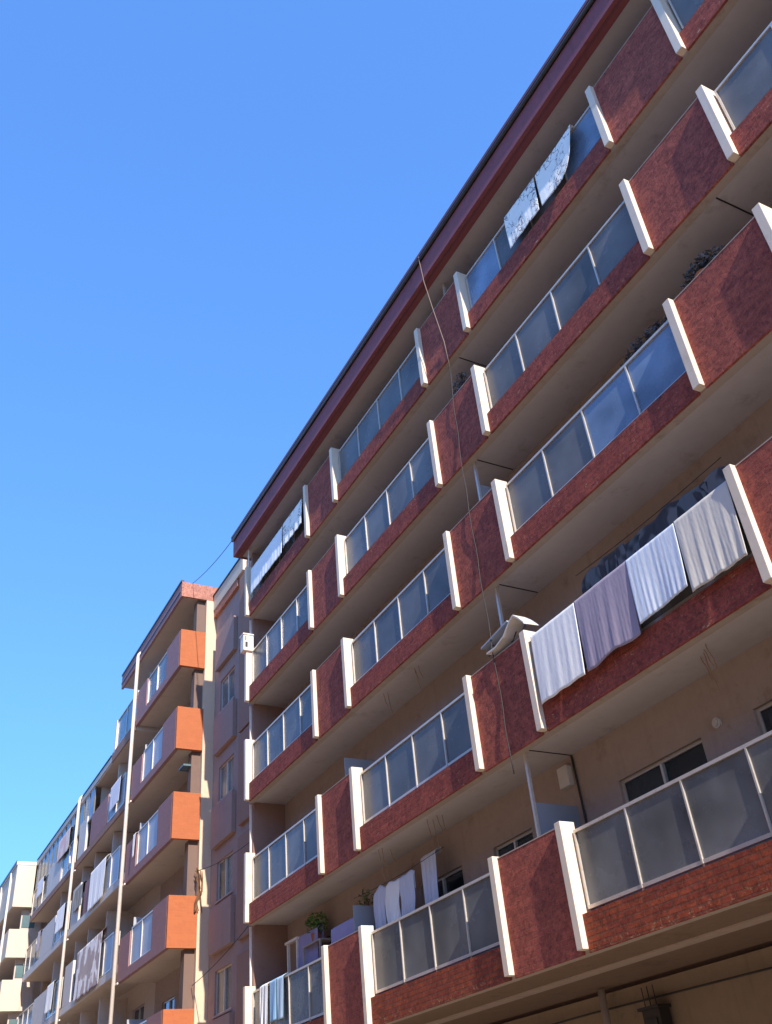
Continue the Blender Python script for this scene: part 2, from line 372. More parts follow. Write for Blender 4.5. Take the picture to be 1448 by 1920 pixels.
for f, t in enumerate(T):
    zb = t - 1.65
    # slab
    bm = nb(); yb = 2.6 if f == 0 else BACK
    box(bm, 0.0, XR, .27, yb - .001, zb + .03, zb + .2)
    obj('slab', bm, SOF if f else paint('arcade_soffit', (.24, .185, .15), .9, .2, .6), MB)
    bm = nb(); box(bm, 0.0, XR, .13, .27, zb + .002, zb + .2); obj('slab_edge', bm, CEM if f else CEM, MB)
    # dark joints in the soffit beside the partitions
    for xj in {0: (), 3: (11.4, 17.67)}.get(f, (11.4,)):
        bx('joint', DRK, MB, xj, xj + .022, .3, BACK - .02, zb + .022, zb + .0295)
    for i, x in enumerate(FX):
        bm = nb(); vs = box(bm, x, x + FW_, 0.0, 0.25, t - 1.607 + random.uniform(-.012, .012), t + random.uniform(-.01, .012))
        dx, dy = random.uniform(-.008, .008), random.uniform(-.006, .006)
        for k in range(4, 8): vs[k].co.x += dx if k in (4, 7) else dx * .8; vs[k].co.y += dy if k < 6 else 0
        obj('white_fin', bm, FIN, MB, bevel=0.008)
    for i in range(0, len(FX) - 1):
        a, b = FX[i] + FW_, FX[i + 1]
        if i % 2 == 0:   # railing bay
            m = REDW if f == 0 else REDF
            bm = nb(); box(bm, a, b, .09, .13, zb, t - 1.19); box(bm, a, b, .13, .26, zb + .2, t - 1.19)
            obj('fascia', bm, m, MB)
            if i == 8: continue
            mats = GL
            if f == 0: mats = [GLN, GLN, GLN, GLN] if i == 4 else GL
            if f == 2 and i == 4: mats = [GL, GL, GLB, GLB]
            if f == 0 and i == 0: mats = GLN
            if f == 4 and i == 4: mats = [GLB, GL, GL, GLB]
            railing(MB, a + .04, b - .005, .2, t - 1.09, t - .16, 4, mats)
        else:            # solid panel
            bm = nb(); box(bm, a, b, .09, .13, zb, t - .03); box(bm, a, b, .13, .25, zb + .2, t - .03)
            obj('parapet', bm, RED, MB)
            bx('coping', CEM, MB, a, b, .085, .255, t - .03, t - .015)
    # privacy screens, posts
    for xs in {0: (5.15, 11.3), 1: (5.15, 11.3), 2: (11.3,), 3: (), 4: (11.3,)}[f]:
        bx('privacy_screen', FRO, MB, xs, xs + .02, .32, BACK - .02, zb + .2, t + .57)
        if xs < 6: continue
        bm = nb(); box(bm, xs - .005, xs + .045, .27, .315, zb + .2, (T[f + 1] - 1.622) if f < 4 else 17.16)
        obj('post', bm, ALU, MB)
# roof: lipped box eaves, soffit, gutter
bm = nb(); box(bm, -.45, XR + .3, -.20, -.16, 17.12, 17.66); box(bm, -.45, XR + .3, -.16, .05, 17.12, 17.2)
box(bm, -.45, -.41, .05, 12, 17.12, 17.66); obj('roof_fascia', bm, ROOFM, MB)
bm = nb(); box(bm, -.41, XR + .3, .05, BACK - .001, 17.17, 17.3); obj('roof_soffit', bm, SOF, MB)
bm = nb(); box(bm, -.41, XR + .3, -.16, 12, 17.3, 17.66); obj('roof', bm, ROOFM, MB)
bm = nb(); tube(bm, [(-.46, -.235, 17.70), (XR + .3, -.235, 17.70)], 0.045, 10); g = obj('gutter', bm, GUT, MB, smooth=True)
bm = nb(); box(bm, -.47, XR + .3, -.27, 12, 17.76, 17.84); obj('roof_flashing', bm, PURP, MB)
bm = nb(); box(bm, -.45, XR + .3, -.19, -.1, 17.66, 17.76); obj('roof_trim', bm, GUT, MB)
bm = nb(); box(bm, -.42, XR + .3, -.12, -.08, 17.10, 17.118); obj('drip_edge', bm, PURP, MB)
# post under the roof corner, standing on the top left fin
bm = nb(); tube(bm, [(.07, .1, 16.5), (.07, .1, 17.11)], .03); obj('post', bm, PIP, MB)
# thin white corner posts at the left end of each balcony
for f in range(4):
    bx('corner_post', PIP, MB, -.13, -.09, .2, .248, T[f] - .02, T[f + 1] - 1.65)
# junction boxes, vent, soffit hooks
bx('junction_box', LGP, MB, 11.12, 11.36, BACK - .12, BACK - .001, 6.18, 6.5, bevel=.01)
bm = nb(); tube(bm, [(14.34, BACK - .03, 5.98), (14.34, BACK, 5.98)], .07, 20); tube(bm, [(14.34, BACK - .055, 5.98), (14.34, BACK - .03, 5.98)], .045, 20)
obj('vent', bm, LGP, MB)
bm = nb(); tube(bm, [(11.43, BACK - .03, 6.62), (11.46, BACK - .03, 5.9), (11.47, BACK - .03, 5.0), (11.47, BACK - .03, 4.0)], .018); obj('conduit', bm, DRK, MB)
bm = nb(); tube(bm, [(9.55, 2.35, 3.64), (9.55, 2.35, .13)], .06, 12); obj('downpipe', bm, CEM, MB, smooth=True)
bm = nb(); tube(bm, [(5, 2.5, 3.36), (9, 2.5, 3.39), (14, 2.5, 3.35), (20, 2.5, 3.4)], .014); obj('conduit', bm, DRK, MB)
bm = nb()
for x in (10.3, 10.42, 10.55): tube(bm, [(x, 2.5, 3.55), (x + .03, 2.5, 2.8)], .008, 5)
obj('hanging_wire', bm, DRK, MB)
bm = nb(); box(bm, 10.38, 10.75, 2.35, 2.55, 2.75, 3.22); box(bm, 10.34, 10.79, 2.3, 2.56, 3.22, 3.26); box(bm, 10.45, 10.68, 2.33, 2.35, 2.85, 3.1)
obj('meter_box', bm, DRK, MB)
# rusty ties hanging from the soffits and rust-brown drips on the wall below
def ties(x, z, y=.5, n=4):
    bm = nb()
    for k in range(n):
        xx = x + random.uniform(-.16, .16); yy = y + random.uniform(-.1, .2); L_ = random.uniform(.2, .6)
        pts = [(xx + .010 * math.sin(j * 1.3 + k), yy + .015 * j, z - L_ * j / 6) for j in range(7)]
        tube(bm, pts, .006, 5)
    return obj('hanging_wire', bm, metal('tan_wire', (.34, .24, .17), .8), MB)
ties(14.95, T[1] - 1.625, n=5); ties(8.2, T[1] - 1.625, n=4); ties(6.2, T[1] - 1.625, n=3); ties(8.1, T[2] - 1.625, n=3); ties(7.0, T[2] - 1.625, n=2)

# cable running down the facade, from the gutter to the first floor
bm = nb(); pts = [(11.34, -.27, 17.75), (11.33, -.22, 17.0), (11.33, -.1, 16.2), (11.33, .05, 15.3), (11.35, .07, 14.6)]
tube(bm, pts, .010, 6); tag(obj('drain_hose', bm, metal('beige_hose', (.22, .17, .15), .6), None, True), 'thin beige hose hanging from the gutter past the top red parapet', 'hose')
bm = nb(); pts = []
for k in range(40):
    z = 14.6 - k * (14.6 - 6.3) / 39; pts.append((11.35 - .15 * math.sin(min(1, k / 16) * 1.57) + .06 * (k / 39) + .004 * math.sin(k * 1.9), .065 + .012 * math.sin(k), z))
tube(bm, pts, .009, 6); tag(obj('cable', bm, DRK, None, True), 'black cable hanging down the red parapets between the two white fins', 'cable')

# ------------------------------------------------------------ stair block between the two buildings
ST = thing('stair_block', 'dusty pink stair block with small windows, set back between the two blocks', 'stair tower', (-2.5, 2, 0))
YS = 0.78
sb = [18.1, 15.3, 12.45, 9.65, 6.80, 4.0]             # bottoms of the projecting panels
bm = nb(); holes = []
for z in sb[1:]: holes.append((-4.25, -2.95, z - 1.5, z - .42))
holed_wall(bm, -4.8, -.131, 0.1, 18.1, YS, YS + .2, holes); obj('wall', bm, STR, ST)
bx('core', SID, ST, -4.8, -.14, YS + .2, 11, .1, 18.0)
for z in sb[1:]:
    window(ST, -4.25, -2.95, z - 1.5, z - .42, YS, mat=GL)
    bm = nb(); vs = box(bm, -4.45, -2.72, YS - .13, YS - .001, z, z + 1.18); obj('panel', bm, STR, ST, bevel=.01)
for f in range(5):
    bx('ledge', SID, ST, -.62, -.132, YS - .35, YS - .001, T[f] - 1.68, T[f] - 1.52)
    bx('pilaster', SID, ST, -2.3, -1.2, YS - .1, YS - .0012, T[f] - 1.5, T[f] + 1.1)
bm = nb(); box(bm, -4.79, -1.95, YS - .12, YS + .5, 17.75, 18.3); obj('parapet', bm, paint('pale_render', (.66, .64, .60), .85, .1, .3), ST)
bm = nb(); box(bm, -4.79, -2.5, YS - .10, YS - .001, 17.45, 17.749); obj('eaves', bm, PNK, ST)
bm = nb(); box(bm, -4.79, -1.9, YS - .16, YS + .5, 18.3, 18.34); obj('roof_flashing', bm, GUT, ST)

# ------------------------------------------------------------ second building
B2 = thing('apartment_building', 'second block with orange brick balcony ends and white drainpipe at its far corner', 'apartment building', (-7.4, 2, 0))
Y2 = -.43; X2 = -4.8; X2L = -10.0
ZB2 = [15.55, 12.75, 10.02, 7.07, 4.2]
bx('corner_wall', CRM, B2, X2 - .5, X2, .42, 1.0, .1, 18.12)
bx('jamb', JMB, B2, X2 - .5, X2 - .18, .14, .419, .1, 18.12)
bm = nb(); holes = []
for z in ZB2: holes += [(-6.9, -5.7, z + .3, z + 2.2), (-9.2, -7.9, z + 1.0, z + 2.2)]
holed_wall(bm, X2L, X2 - .5, .1, 18.12, .8, 1.0, holes); obj('back_wall', bm, WAL, B2)
for z in ZB2:
    window(B2, -6.9, -5.7, z + .3, z + 2.2, .8); window(B2, -9.2, -7.9, z + 1.0, z + 2.2, .8)
bx('core', GRW, B2, X2L, X2 - .002, 1.001, 11, .1, 18.12)
for i, z in enumerate(ZB2):
    top = z + (1.32 if i == 0 else 1.38)
    bx('slab', SOFL, B2, X2L, X2 - .01, Y2 + .121, .799, z + .02, z + .2)
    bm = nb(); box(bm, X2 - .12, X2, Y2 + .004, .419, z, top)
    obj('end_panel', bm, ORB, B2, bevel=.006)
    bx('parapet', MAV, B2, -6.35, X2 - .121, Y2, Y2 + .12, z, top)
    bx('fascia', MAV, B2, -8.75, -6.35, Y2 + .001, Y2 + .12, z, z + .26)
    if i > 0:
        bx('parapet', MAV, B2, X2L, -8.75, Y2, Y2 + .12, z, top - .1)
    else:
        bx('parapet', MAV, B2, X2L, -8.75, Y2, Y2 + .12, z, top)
    railing(B2, -8.72, -6.37, Y2 + .06, z + .31, top - .05, 2, FRO if i in (1, 3, 2) else GL, 0.06)
    bx('privacy_screen', FRO, B2, -9.0, -8.98, Y2 + .14, .6, z + .2, top + .35)
    if i: bm = nb(); tube(bm, [(X2 - .25, .5, z - .02), (X2 - .25, .5, z - .1)], .06); obj('lamp', bm, WPL, B2)
bm = nb(); box(bm, -12.6, X2 - .081, Y2 - .04, Y2 + .04, 18.13, 18.69)
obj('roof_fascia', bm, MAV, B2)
bx('roof_end', PNK, B2, X2 - .08, X2, Y2 - .037, .8, 18.13, 18.69)
bm = nb(); box(bm, -12.6, X2 - .08, Y2 + .04, .9, 18.2, 18.4); obj('roof_soffit', bm, SOFL, B2)
bx('roof', ROOFM, B2, -12.6, X2 - .08, Y2 + .04, 9, 18.4, 18.68)
bm = nb(); box(bm, -12.62, X2 - .0, Y2 - .07, Y2 + .03, 18.69, 18.76); box(bm, -12.6, X2 - .1, Y2 - .06, Y2 - .041, 18.33, 18.38); obj('gutter', bm, GUT, B2)
# canopy under the second balcony
bm = nb(); vs = box(bm, -5.5, -5.0, -.1, .5, 12.3, 12.36); obj('canopy', bm, GLG, B2)
def downpipe(parent, x, y, z0, z1, r=.065, brackets=()):
    bm = nb(); tube(bm, [(x, y, z0), (x, y, z1 - .2), (x + .03, y + .02, z1 - .1), (x + .1, y + .12, z1)], r, 12)
    p = obj('downpipe', bm, PIP, parent, True)
    for z in brackets: bx('bracket', WPL, p, x - .02, x + .3, y + .03, y + .07, z, z + .05)
downpipe(B2, -10.03, Y2 - .09, .1, 18.5, .065, [z - .06 for z in ZB2[1:]])

# ------------------------------------------------------------ third building
B3 = thing('apartment_building', 'third lower block with mixed grey and mauve balconies and a second thin white drainpipe', 'apartment building', (-19, 2, 0))
ZB3 = [12.8, 10.2, 7.4, 4.6]; X3L = -27.95
bm = nb(); holes = []
WX3 = [(-12.6, -11.2), (-16.8, -15.2), (-20.6, -19.2), (-25.4, -23.6)]
for z in ZB3:
    for a, b in WX3: holes.append((a, b, z + .6, z + 2.1))
holed_wall(bm, X3L, X2L - .01, .1, 15.38, .8, 1.0, holes); obj('back_wall', bm, GRW, B3)
for z in ZB3:
    for a, b in WX3: window(B3, a, b, z + .6, z + 2.1, .8)
bx('core', GRW, B3, X3L, X2L - .01, 1.001, 11, .1, 15.38)
bx('roof', SOFL, B3, X3L, X2L - .01, Y2 + .05, 11, 15.4, 15.68)
bx('roof_fascia', LGP, B3, X3L, -13.4, Y2, Y2 + .049, 15.46, 15.66)
bx('roof_flashing', GUT, B3, X3L, -13.4, Y2 - .03, Y2 + .1, 15.685, 15.73)
bx('fascia', SID, B3, -13.4, X2L - .01, Y2, Y2 + .049, 15.4, 15.78)
# roof terrace behind the first drainpipe
railing(B3, -13.0, -10.1, Y2 + .05, 15.85, 16.95, 2, GLG, .05)
bx('post', WPL, B3, -13.2, -13.0, Y2, Y2 + .1, 15.7, 17.0)
for i, z in enumerate(ZB3):
    top = z + 1.35
    bx('slab', SOFL, B3, X3L, X2L - .01, Y2 + .06, .799, z, z + .18)
    bx('fascia', LGP if i else SID, B3, X3L, X2L - .01, Y2, Y2 + .059, z - .02, z + .22)
    for k in (-13.4, -16.15, -18.25, -22.3): bx('partition', GRW, B3, k - .06, k + .06, Y2 + .3, .799, z + .18, z + (2.58 if i else 2.6))
    # grey frosted railing next to the first drainpipe
    bx('end_panel', LGP, B3, -10.9, -10.2, Y2 + .002, Y2 + .05, z + .23, top - .1) if i in (2,) else None
    railing(B3, -13.3, -10.95, Y2 + .04, z + .3, top, 2, FRO, .07)
    bx('parapet', MAV if i < 2 else LGP, B3, -16.05, -13.42, Y2 + .001, Y2 + .12, z + .23, top + .05)
    bx('parapet', LGP, B3, -18.2, -16.9, Y2 + .003, Y2 + .1, z + .23, top + .3)
    railing(B3, -21.3, -18.7, Y2 + .04, z + .3, top, 2, GLN if i % 2 else GLG, .06)
    bx('parapet', LGP, B3, -24.2, -21.4, Y2 + .001, Y2 + .1, z + .23, top + .1)
    railing(B3, X3L + .05, -24.3, Y2 + .04, z + .3, top, 3, GL, .06)
# glazed-in loggias along the top floor
bm = nb()
for k in range(14): x = -27.8 + k * .9; box(bm, x, x + .05, Y2 + .03, Y2 + .09, 14.2, 15.4)
box(bm, X3L, -16.1, Y2 + .02, Y2 + .1, 14.13, 14.2); g3 = obj('glazing_frame', bm, metal('dark_frame', (.10, .11, .11), .5), B3)
for k in range(13): x = -27.75 + k * .9; bx('glass_pane', GLG if k % 3 else GLB, g3, x, x + .85, Y2 + .055, Y2 + .063, 14.2, 15.4)
downpipe(B3, -18.42, Y2 - .09, .1, 15.75, .06, (12.6, 10.0, 7.2))
bm = nb(); tube(bm, [(-18.4, -.5, 13.0), (-18.9, -.55, 13.1), (-19.3, -.5, 13.5)], .03); obj('overflow_pipe', bm, PIP, B3)

# ------------------------------------------------------------ fourth building
B4 = thing('apartment_building', 'farthest block with sunlit cream balcony ends at the left edge', 'apartment building', (-33, 2, 0))
Y4 = -1.32; X4 = -28.0
for z0, z1 in ((13.5, 15.45), (11.25, 12.5), (9.0, 10.3), (6.7, 8.0), (4.4, 5.7)):
    bm = nb(); box(bm, X4 - .12, X4, Y4, Y2 - .002, z0, z1); box(bm, -42, X4 - .12, Y4, Y4 + .12, z0, z1)
    obj('parapet', bm, paint('pale_cream', (.66, .63, .57), .8, .06, .15), B4, bevel=.01)
    bx('slab', SOFL, B4, -42, X4 - .13, Y4 + .121, .2, z0 + .02, z0 + .2)
bm = nb(); holes = [(X4 - 9, X4 - 1, z - .02, z + 1) for z in ()]
holed_wall(bm, -42, X4 - .6, .1, 15.4, .2, .5, []); box(bm, X4 - .6, X4 - .45, Y4 + .55, .2, .1, 13.5); obj('back_wall', bm, GRW, B4)
for z in (12.6, 10.4, 8.1): bx('window', GLG, B4, X4 - .449, X4 - .43, Y4 + .6, Y4 + 1.2, z + .05, z + .62)
bx('core', GRW, B4, -42, X4 - .01, .501, 10, .1, 15.4)
bx('roof', LGP, B4, -42, X4 + .02, Y4 - .05, 10, 15.46, 15.62)
bx('roof_flashing', GUT, B4, -42, X4 + .03, Y4 - .08, Y4 - .051, 15.55, 15.66)
for x in (-29.3, -32.1): bx('fin', LGP, B4, x - .1, x, Y4 - .1, Y4 - .002, 4, 15.4)
downpipe(B4, -35.0, Y4 - .15, .1, 15.5, .06)

# ------------------------------------------------------------ the opposite side of the street (seen only mirrored in the glass)
OP = thing('apartment_building', 'plain ochre block across the street, mirrored dimly in the lower balcony glass', 'apartment building', (5, -19, 0))
OCH = paint('ochre_wall', (0.95, 0.66, 0.42), 0.9, 0.1, 0.3, None, 0.2)
bm = nb(); holes = []
for zf in range(5):
    for k in range(22): holes.append((-35 + k * 3.2, -33.6 + k * 3.2, 1.2 + zf * 2.9, 2.7 + zf * 2.9))
holed_wall(bm, -38, 38, 0, 15.0, -14.7, -14.4, holes); obj('wall', bm, OCH, OP)
bx('core', WAL, OP, -38, 38, -26, -14.701, 0, 15.0)
bx('cornice', CRM, OP, -38.2, 38.2, -14.699, -14.1, 15.001, 15.3)
bm = nb()
for a, b, c, d in holes: box(bm, a, b, -14.60, -14.58, c, d)
obj('window', bm, WIN, OP)['kind'] = 'stuff'

# ------------------------------------------------------------ laundry and clutter
def cloth(x0, x1, zt, front, back, y, mat, seed, amp=.012, folds=9, skew=0.0, rail=.2, edge=0.0, bottom=None, swing=0.0):
    """a cloth folded over the top rail at y=rail: outer drop 'front', inner drop 'back'"""
    rnd = random.Random(seed); nx, n1, n2 = 60, 26, 8
    ph = [rnd.uniform(0, 6.28) for _ in range(6)]
    fr = [rnd.uniform(.6, 1.5) * folds for _ in range(3)]
    bm = nb(); rows = []
    def fold(u, d):
        k = min(1, .15 + d * .8) * .55
        return amp * k * (math.sin(fr[0] * u * 6.28 / 2 + ph[0] + skew * d) + .6 * math.sin(fr[1] * u * 6.28 + ph[1] + 1.4 * d) + .35 * math.sin(fr[2] * u * 12.6 + ph[2] - 2 * d) + 1.2 * math.sin(u * 5 + ph[3] + d * 2))
    for j in range(-n2, n1 + 1):
        row = []
        for i in range(nx + 1):
            u = i / nx; x = x0 + (x1 - x0) * u
            if j < 0:
                d = back * (-j) / n2; p = (x, rail + .06 + fold(u, d), zt - d)
            else:
                s = j / n1; ft = front * (1 + edge * math.sin(u * 2.6 + ph[4]) * .5 + .006 * math.sin(u * 17 + ph[5]))
                if bottom: ft = front * bottom(u)
                d = ft * s; a = min(1, j / 2.0)
                yy = (rail + .06) * (1 - a) + (y - .0) * a
                p = (x + (1 - u * 2) * .025 * s * s, yy + fold(u, d) - .015 * s - swing * s ** .85 * (.85 + .15 * math.sin(u * 4 + ph[2])), zt + .012 * math.sin(a * 3.14) - d)
            row.append(bm.verts.new(p))
        rows.append(row)
    for a, b in zip(rows, rows[1:]):
        for i in range(nx): bm.faces.new((a[i], a[i + 1], b[i + 1], b[i]))
    return bm
def hang(name, label, cat, group, mat, *a, **k):
    o = obj(name, cloth(*a, mat, **k), mat, None, True)
    s = o.modifiers.new('solid', 'SOLIDIFY'); s.thickness = .006
    return tag(o, label, cat, group)
WHT = fabric('white_cotton', (0.92, 0.94, 0.97)); MAU = fabric('mauve_cotton', (0.36, 0.31, 0.42))
STW = fabric('striped_cotton', (0.78, 0.86, 0.97), 'stripe', (0.56, 0.66, 0.84)); CRE = fabric('cream_cotton', (0.70, 0.67, 0.62))
SCR = fabric('printed_cotton', (0.97, 0.95, 0.90), 'scribble', (0.16, 0.13, 0.15)); PAT = fabric('patch_cotton', (0.82, 0.80, 0.84), 'patch', (0.30, 0.20, 0.21))
BLU = fabric('blue_cotton', (0.30, 0.58, 0.90)); NAV = fabric('dark_cotton', (0.03, 0.035, 0.045), 'patch', (.12, .14, .16)); LIL = fabric('lilac_cotton', (0.32, 0.29, 0.52))
TEE = fabric('pale_blue_cotton', (0.62, 0.66, 0.80)); GRYF = fabric('grey_cotton', (0.16, 0.17, 0.19), 'patch', (.05, .05, .06))
Z2 = T[1]
G1 = 'sheets drying side by side over the glass railing'
hang('bed_sheet', 'plain white sheet hung next to the white fin, lowest of the row of four', 'sheet', G1, WHT, 12.26, 13.36, Z2 - .07, 1.22, .3, .05, seed=1, swing=.05, folds=6, amp=.005)
hang('bed_sheet', 'mauve purple sheet between the two white ones on the railing', 'sheet', G1, MAU, 13.37, 14.53, Z2 - .06, 1.22, .4, .05, seed=2, swing=.05, folds=7, skew=2.0, amp=.007, bottom=lambda u: 1 - .03 * u + .02 * math.sin(u * 9))
hang('bed_sheet', 'pale blue white sheet with long folds, between mauve and cream sheets', 'sheet', G1, STW, 14.54, 15.50, Z2 - .07, 1.08, .3, .05, seed=3, swing=.06, folds=7, amp=.007, bottom=lambda u: 1 - .06 * u)
hang('bed_sheet', 'cream sheet hung nearest the camera with a shadow triangle and uneven hem', 'sheet', G1, CRE, 15.51, 16.46, Z2 - .05, 1.16, .3, .05, seed=4, swing=.07, folds=6, amp=.007, skew=1.5)
G2 = 'printed cloths drying on the top floor railing'
Z5 = T[4]
hang('printed_cloth', 'white cloth with thin black flourishes, left one of the pair under the roof', 'cloth', G2, SCR, 13.80, 14.79, Z5 - .12, 1.0, .3, .07, seed=5, swing=.04, folds=3, amp=.008)
hang('printed_cloth', 'white cloth with black flower print and rounded right hem under the roof', 'cloth', G2, SCR, 14.84, 15.93, Z5 - .12, 1.02, .3, .07, seed=6, swing=.05, folds=3, amp=.008, bottom=lambda u: 1 - .75 * max(0, (u - .45) / .55) ** 2.5 * .9)
hang('bed_sheet', 'long white sheet filling the top railing above the stair block', 'sheet', 'sheets on the far top balcony', WHT, .35, 2.75, Z5 - .16, .94, .3, .06, seed=7, swing=.03, folds=10, amp=.012)
hang('bed_sheet', 'short white sheet beside the white fin on the far top balcony', 'sheet', 'sheets on the far top balcony', SCR, 2.8, 4.1, Z5 - .14, .86, .3, .06, seed=8, swing=.03, folds=5, amp=.012)
Z1 = T[0]
G3 = 'clothes hung over the lowest far railing'
for k, (a, b, m, lab, dr) in enumerate([(.72, .92, WHT, 'narrow white towel, first of the row over the lowest railing by the corner', .85), (.98, 1.16, WHT, 'white towel beside the sky blue cloth on the lowest railing', .9),
        (1.3, 1.66, BLU, 'sky blue towel beside a paler one on the lowest railing', .84), (1.72, 2.05, fabric('light_blue_cotton', (0.50, 0.72, 0.92)), 'pale blue towel, last of the row over the lowest railing', .86)]):
    hang('towel', lab, 'towel', G3, m, a, b, Z1 - .06, dr, .5, .13, seed=20 + k, folds=2, amp=.014)
hang('bed_sheet', 'bright white sheet on the third block, hanging between mauve panels', 'sheet', 'laundry on the third block', WHT, -15.0, -12.7, 11.8, 1.5, .3, Y2 - .05, seed=30, folds=6, rail=Y2 + .05)
hang('bed_sheet', 'bluish white sheet on the upper glass railing behind the first drainpipe', 'sheet', 'laundry on the third block', TEE, -12.9, -11.5, 14.3, 1.0, .3, Y2 - .04, seed=31, folds=3, rail=Y2 + .05, amp=.008)
hang('blanket', 'white and maroon patchwork blanket on the third block', 'blanket', 'laundry on the third block', PAT, -16.0, -12.3, 9.25, 1.8, .3, Y2 - .05, seed=32, folds=7, rail=Y2 + .05)
hang('blanket', 'pink patterned rug airing under the roof of the third block', 'blanket', 'laundry on the third block', fabric('pink_print', (.55, .33, .36), 'patch', (.6, .5, .5)), -22.3, -20.0, 15.0, 1.0, .3, Y2 - .05, seed=33, folds=6, rail=Y2 + .05)

for k, (a, b, zt_, fr_, m, lab) in enumerate([
    (-17.6, -16.2, 11.75, .9, GRYF, 'grey cloth on the third block just right of the second drainpipe'),
    (-20.9, -19.4, 11.75, 1.0, WHT, 'white cloth left of the second drainpipe, middle row'),
    (-26.6, -25.2, 14.3, .8, TEE, 'pale blue cloth at the far end of the top row of the third block'),
    (-24.9, -24.35, 11.75, .9, MAU, 'narrow mauve cloth near the far end of the third block'),
    (-9.0, -8.75, 11.4, .8, WHT, 'narrow white cloth at the edge of a frosted railing on the second block'),
    (-21.2, -20.0, 8.95, 1.1, WHT, 'white cloth left of the second drainpipe, lower row')]):
    hang('laundry_cloth', lab, 'cloth', 'laundry on the far blocks', m, a, b, zt_, fr_, .3, Y2 - .05, seed=60 + k, folds=4, rail=Y2 + .05)
def shirt(x, y, z, w, h, mat, seed, name, label, cat, group, amp=.03):
    """a crumpled top pegged over the line: slanted shoulders, uneven hem"""
    rnd = random.Random(seed); tl = rnd.uniform(-.05, .05); q = [rnd.uniform(0, 6) for _ in range(3)]
    bm = cloth(x - w / 2, x + w / 2, z, h, h * .35, y - .03, None, seed=seed, folds=3, amp=amp, rail=y - .06,
               bottom=lambda u: 1 - .10 * math.sin(u * 7 + q[0]) - .05 * math.sin(u * 15 + q[1]))
    for v in bm.verts:
        u = (v.co.x - x) / (w / 2); d = z - v.co.z
        v.co.x += tl * d + .02 * math.sin(d * 9 + q[2]); v.co.z -= .05 * abs(u) ** 2 * (1 - min(1, d)) + .02 * math.sin(u * 4 + q[1])
        v.co.x = x + (v.co.x - x) * (1 - .07 * min(1, max(0, d - .18) * 4))
    o = obj(name, bm, mat, None, True); m = o.modifiers.new('s', 'SOLIDIFY'); m.thickness = .008
    return tag(o, label, cat, group)
G4 = 'clothes on the line behind the second railing'
bm = nb(); tube(bm, [(4.6 + k * .4, .62, 6.13 - .05 * math.sin(k / 9 * 3.14)) for k in range(10)], .006, 5)
tag(obj('clothes_line', bm, DRK), 'thin sagging line carrying pale shirts on the lowest balcony', 'clothes line')
shirt(5.75, .62, 6.08, .5, .95, TEE, 1, 'shirt', 'pale blue shirt nearest the frosted screen on the line', 'shirt', G4)
shirt(6.25, .62, 6.06, .62, .95, WHT, 2, 'shirt', 'white shirt in the middle of the line on the lowest balcony', 'shirt', G4)
shirt(6.85, .62, 6.06, .55, .9, TEE, 3, 'shirt', 'pale lilac shirt last on the line, beside the open curtain', 'shirt', G4)
bm = cloth(7.2, 7.75, 6.28, 1.1, .1, .72, None, seed=9, folds=5, amp=.03, rail=.78)
o = tag(obj('curtain', bm, TEE, None, True), 'thin bluish curtain blown out of the window on the lowest balcony', 'curtain'); o.modifiers.new('s', 'SOLIDIFY').thickness = .004
o = tag(obj('blanket', cloth(1.5, 2.6, 6.1, .9, .3, .72, None, seed=10, folds=6, amp=.015, rail=.8), LIL, None, True), 'lilac blanket hung below the green plant on the lowest balcony', 'blanket', None); o.modifiers.new('s', 'SOLIDIFY').thickness = .006
o = tag(obj('blanket', cloth(3.9, 5.0, 5.75, .8, .3, .42, None, seed=11, folds=6, amp=.015, rail=.5), LIL, None, True), 'lilac cloth just above the red parapet beside the frosted screen', 'blanket', None); o.modifiers.new('s', 'SOLIDIFY').thickness = .006
bm = nb(); box(bm, .98, 1.03, .68, .74, 3.9, 6.0); box(bm, 1.5, 1.55, .68, .74, 3.9, 6.0); box(bm, .9, 1.6, .66, .76, 6.0, 6.05)
tag(obj('drying_rack', bm, PIP), 'pale wooden frame standing beside the lilac blanket', 'rack')
# dark clothes along the window behind the four sheets
G5 = 'dark clothes behind the four sheets'
bm = nb(); tube(bm, [(13.0 + k * .35, .55, 8.86 - .04 * math.sin(k / 9 * 3.14)) for k in range(10)], .006, 5)
tag(obj('clothes_line', bm, DRK), 'thin line of dark clothes behind the four sheets', 'clothes line')
labs = ['black shirt at the far end of the line behind the sheets', 'grey shirt beside the black one at the far end of that line', 'dark navy shirt behind the mauve sheet', 'light grey shirt behind the pale blue sheet',
        'mid grey shirt above the seam of blue and cream sheets', 'black shirt just above the cream sheet', 'grey shirt nearest the near fin behind the cream sheet']
for k, (x, m) in enumerate([(13.35, NAV), (13.75, GRYF), (14.15, NAV), (14.6, GRYF), (15.0, GRYF), (15.45, NAV), (15.85, GRYF)]):
    shirt(x, .62, 8.83 + .03 * math.sin(k * 2), .66, .75, m, 40 + k, 'shirt', labs[k], 'shirt', G5)

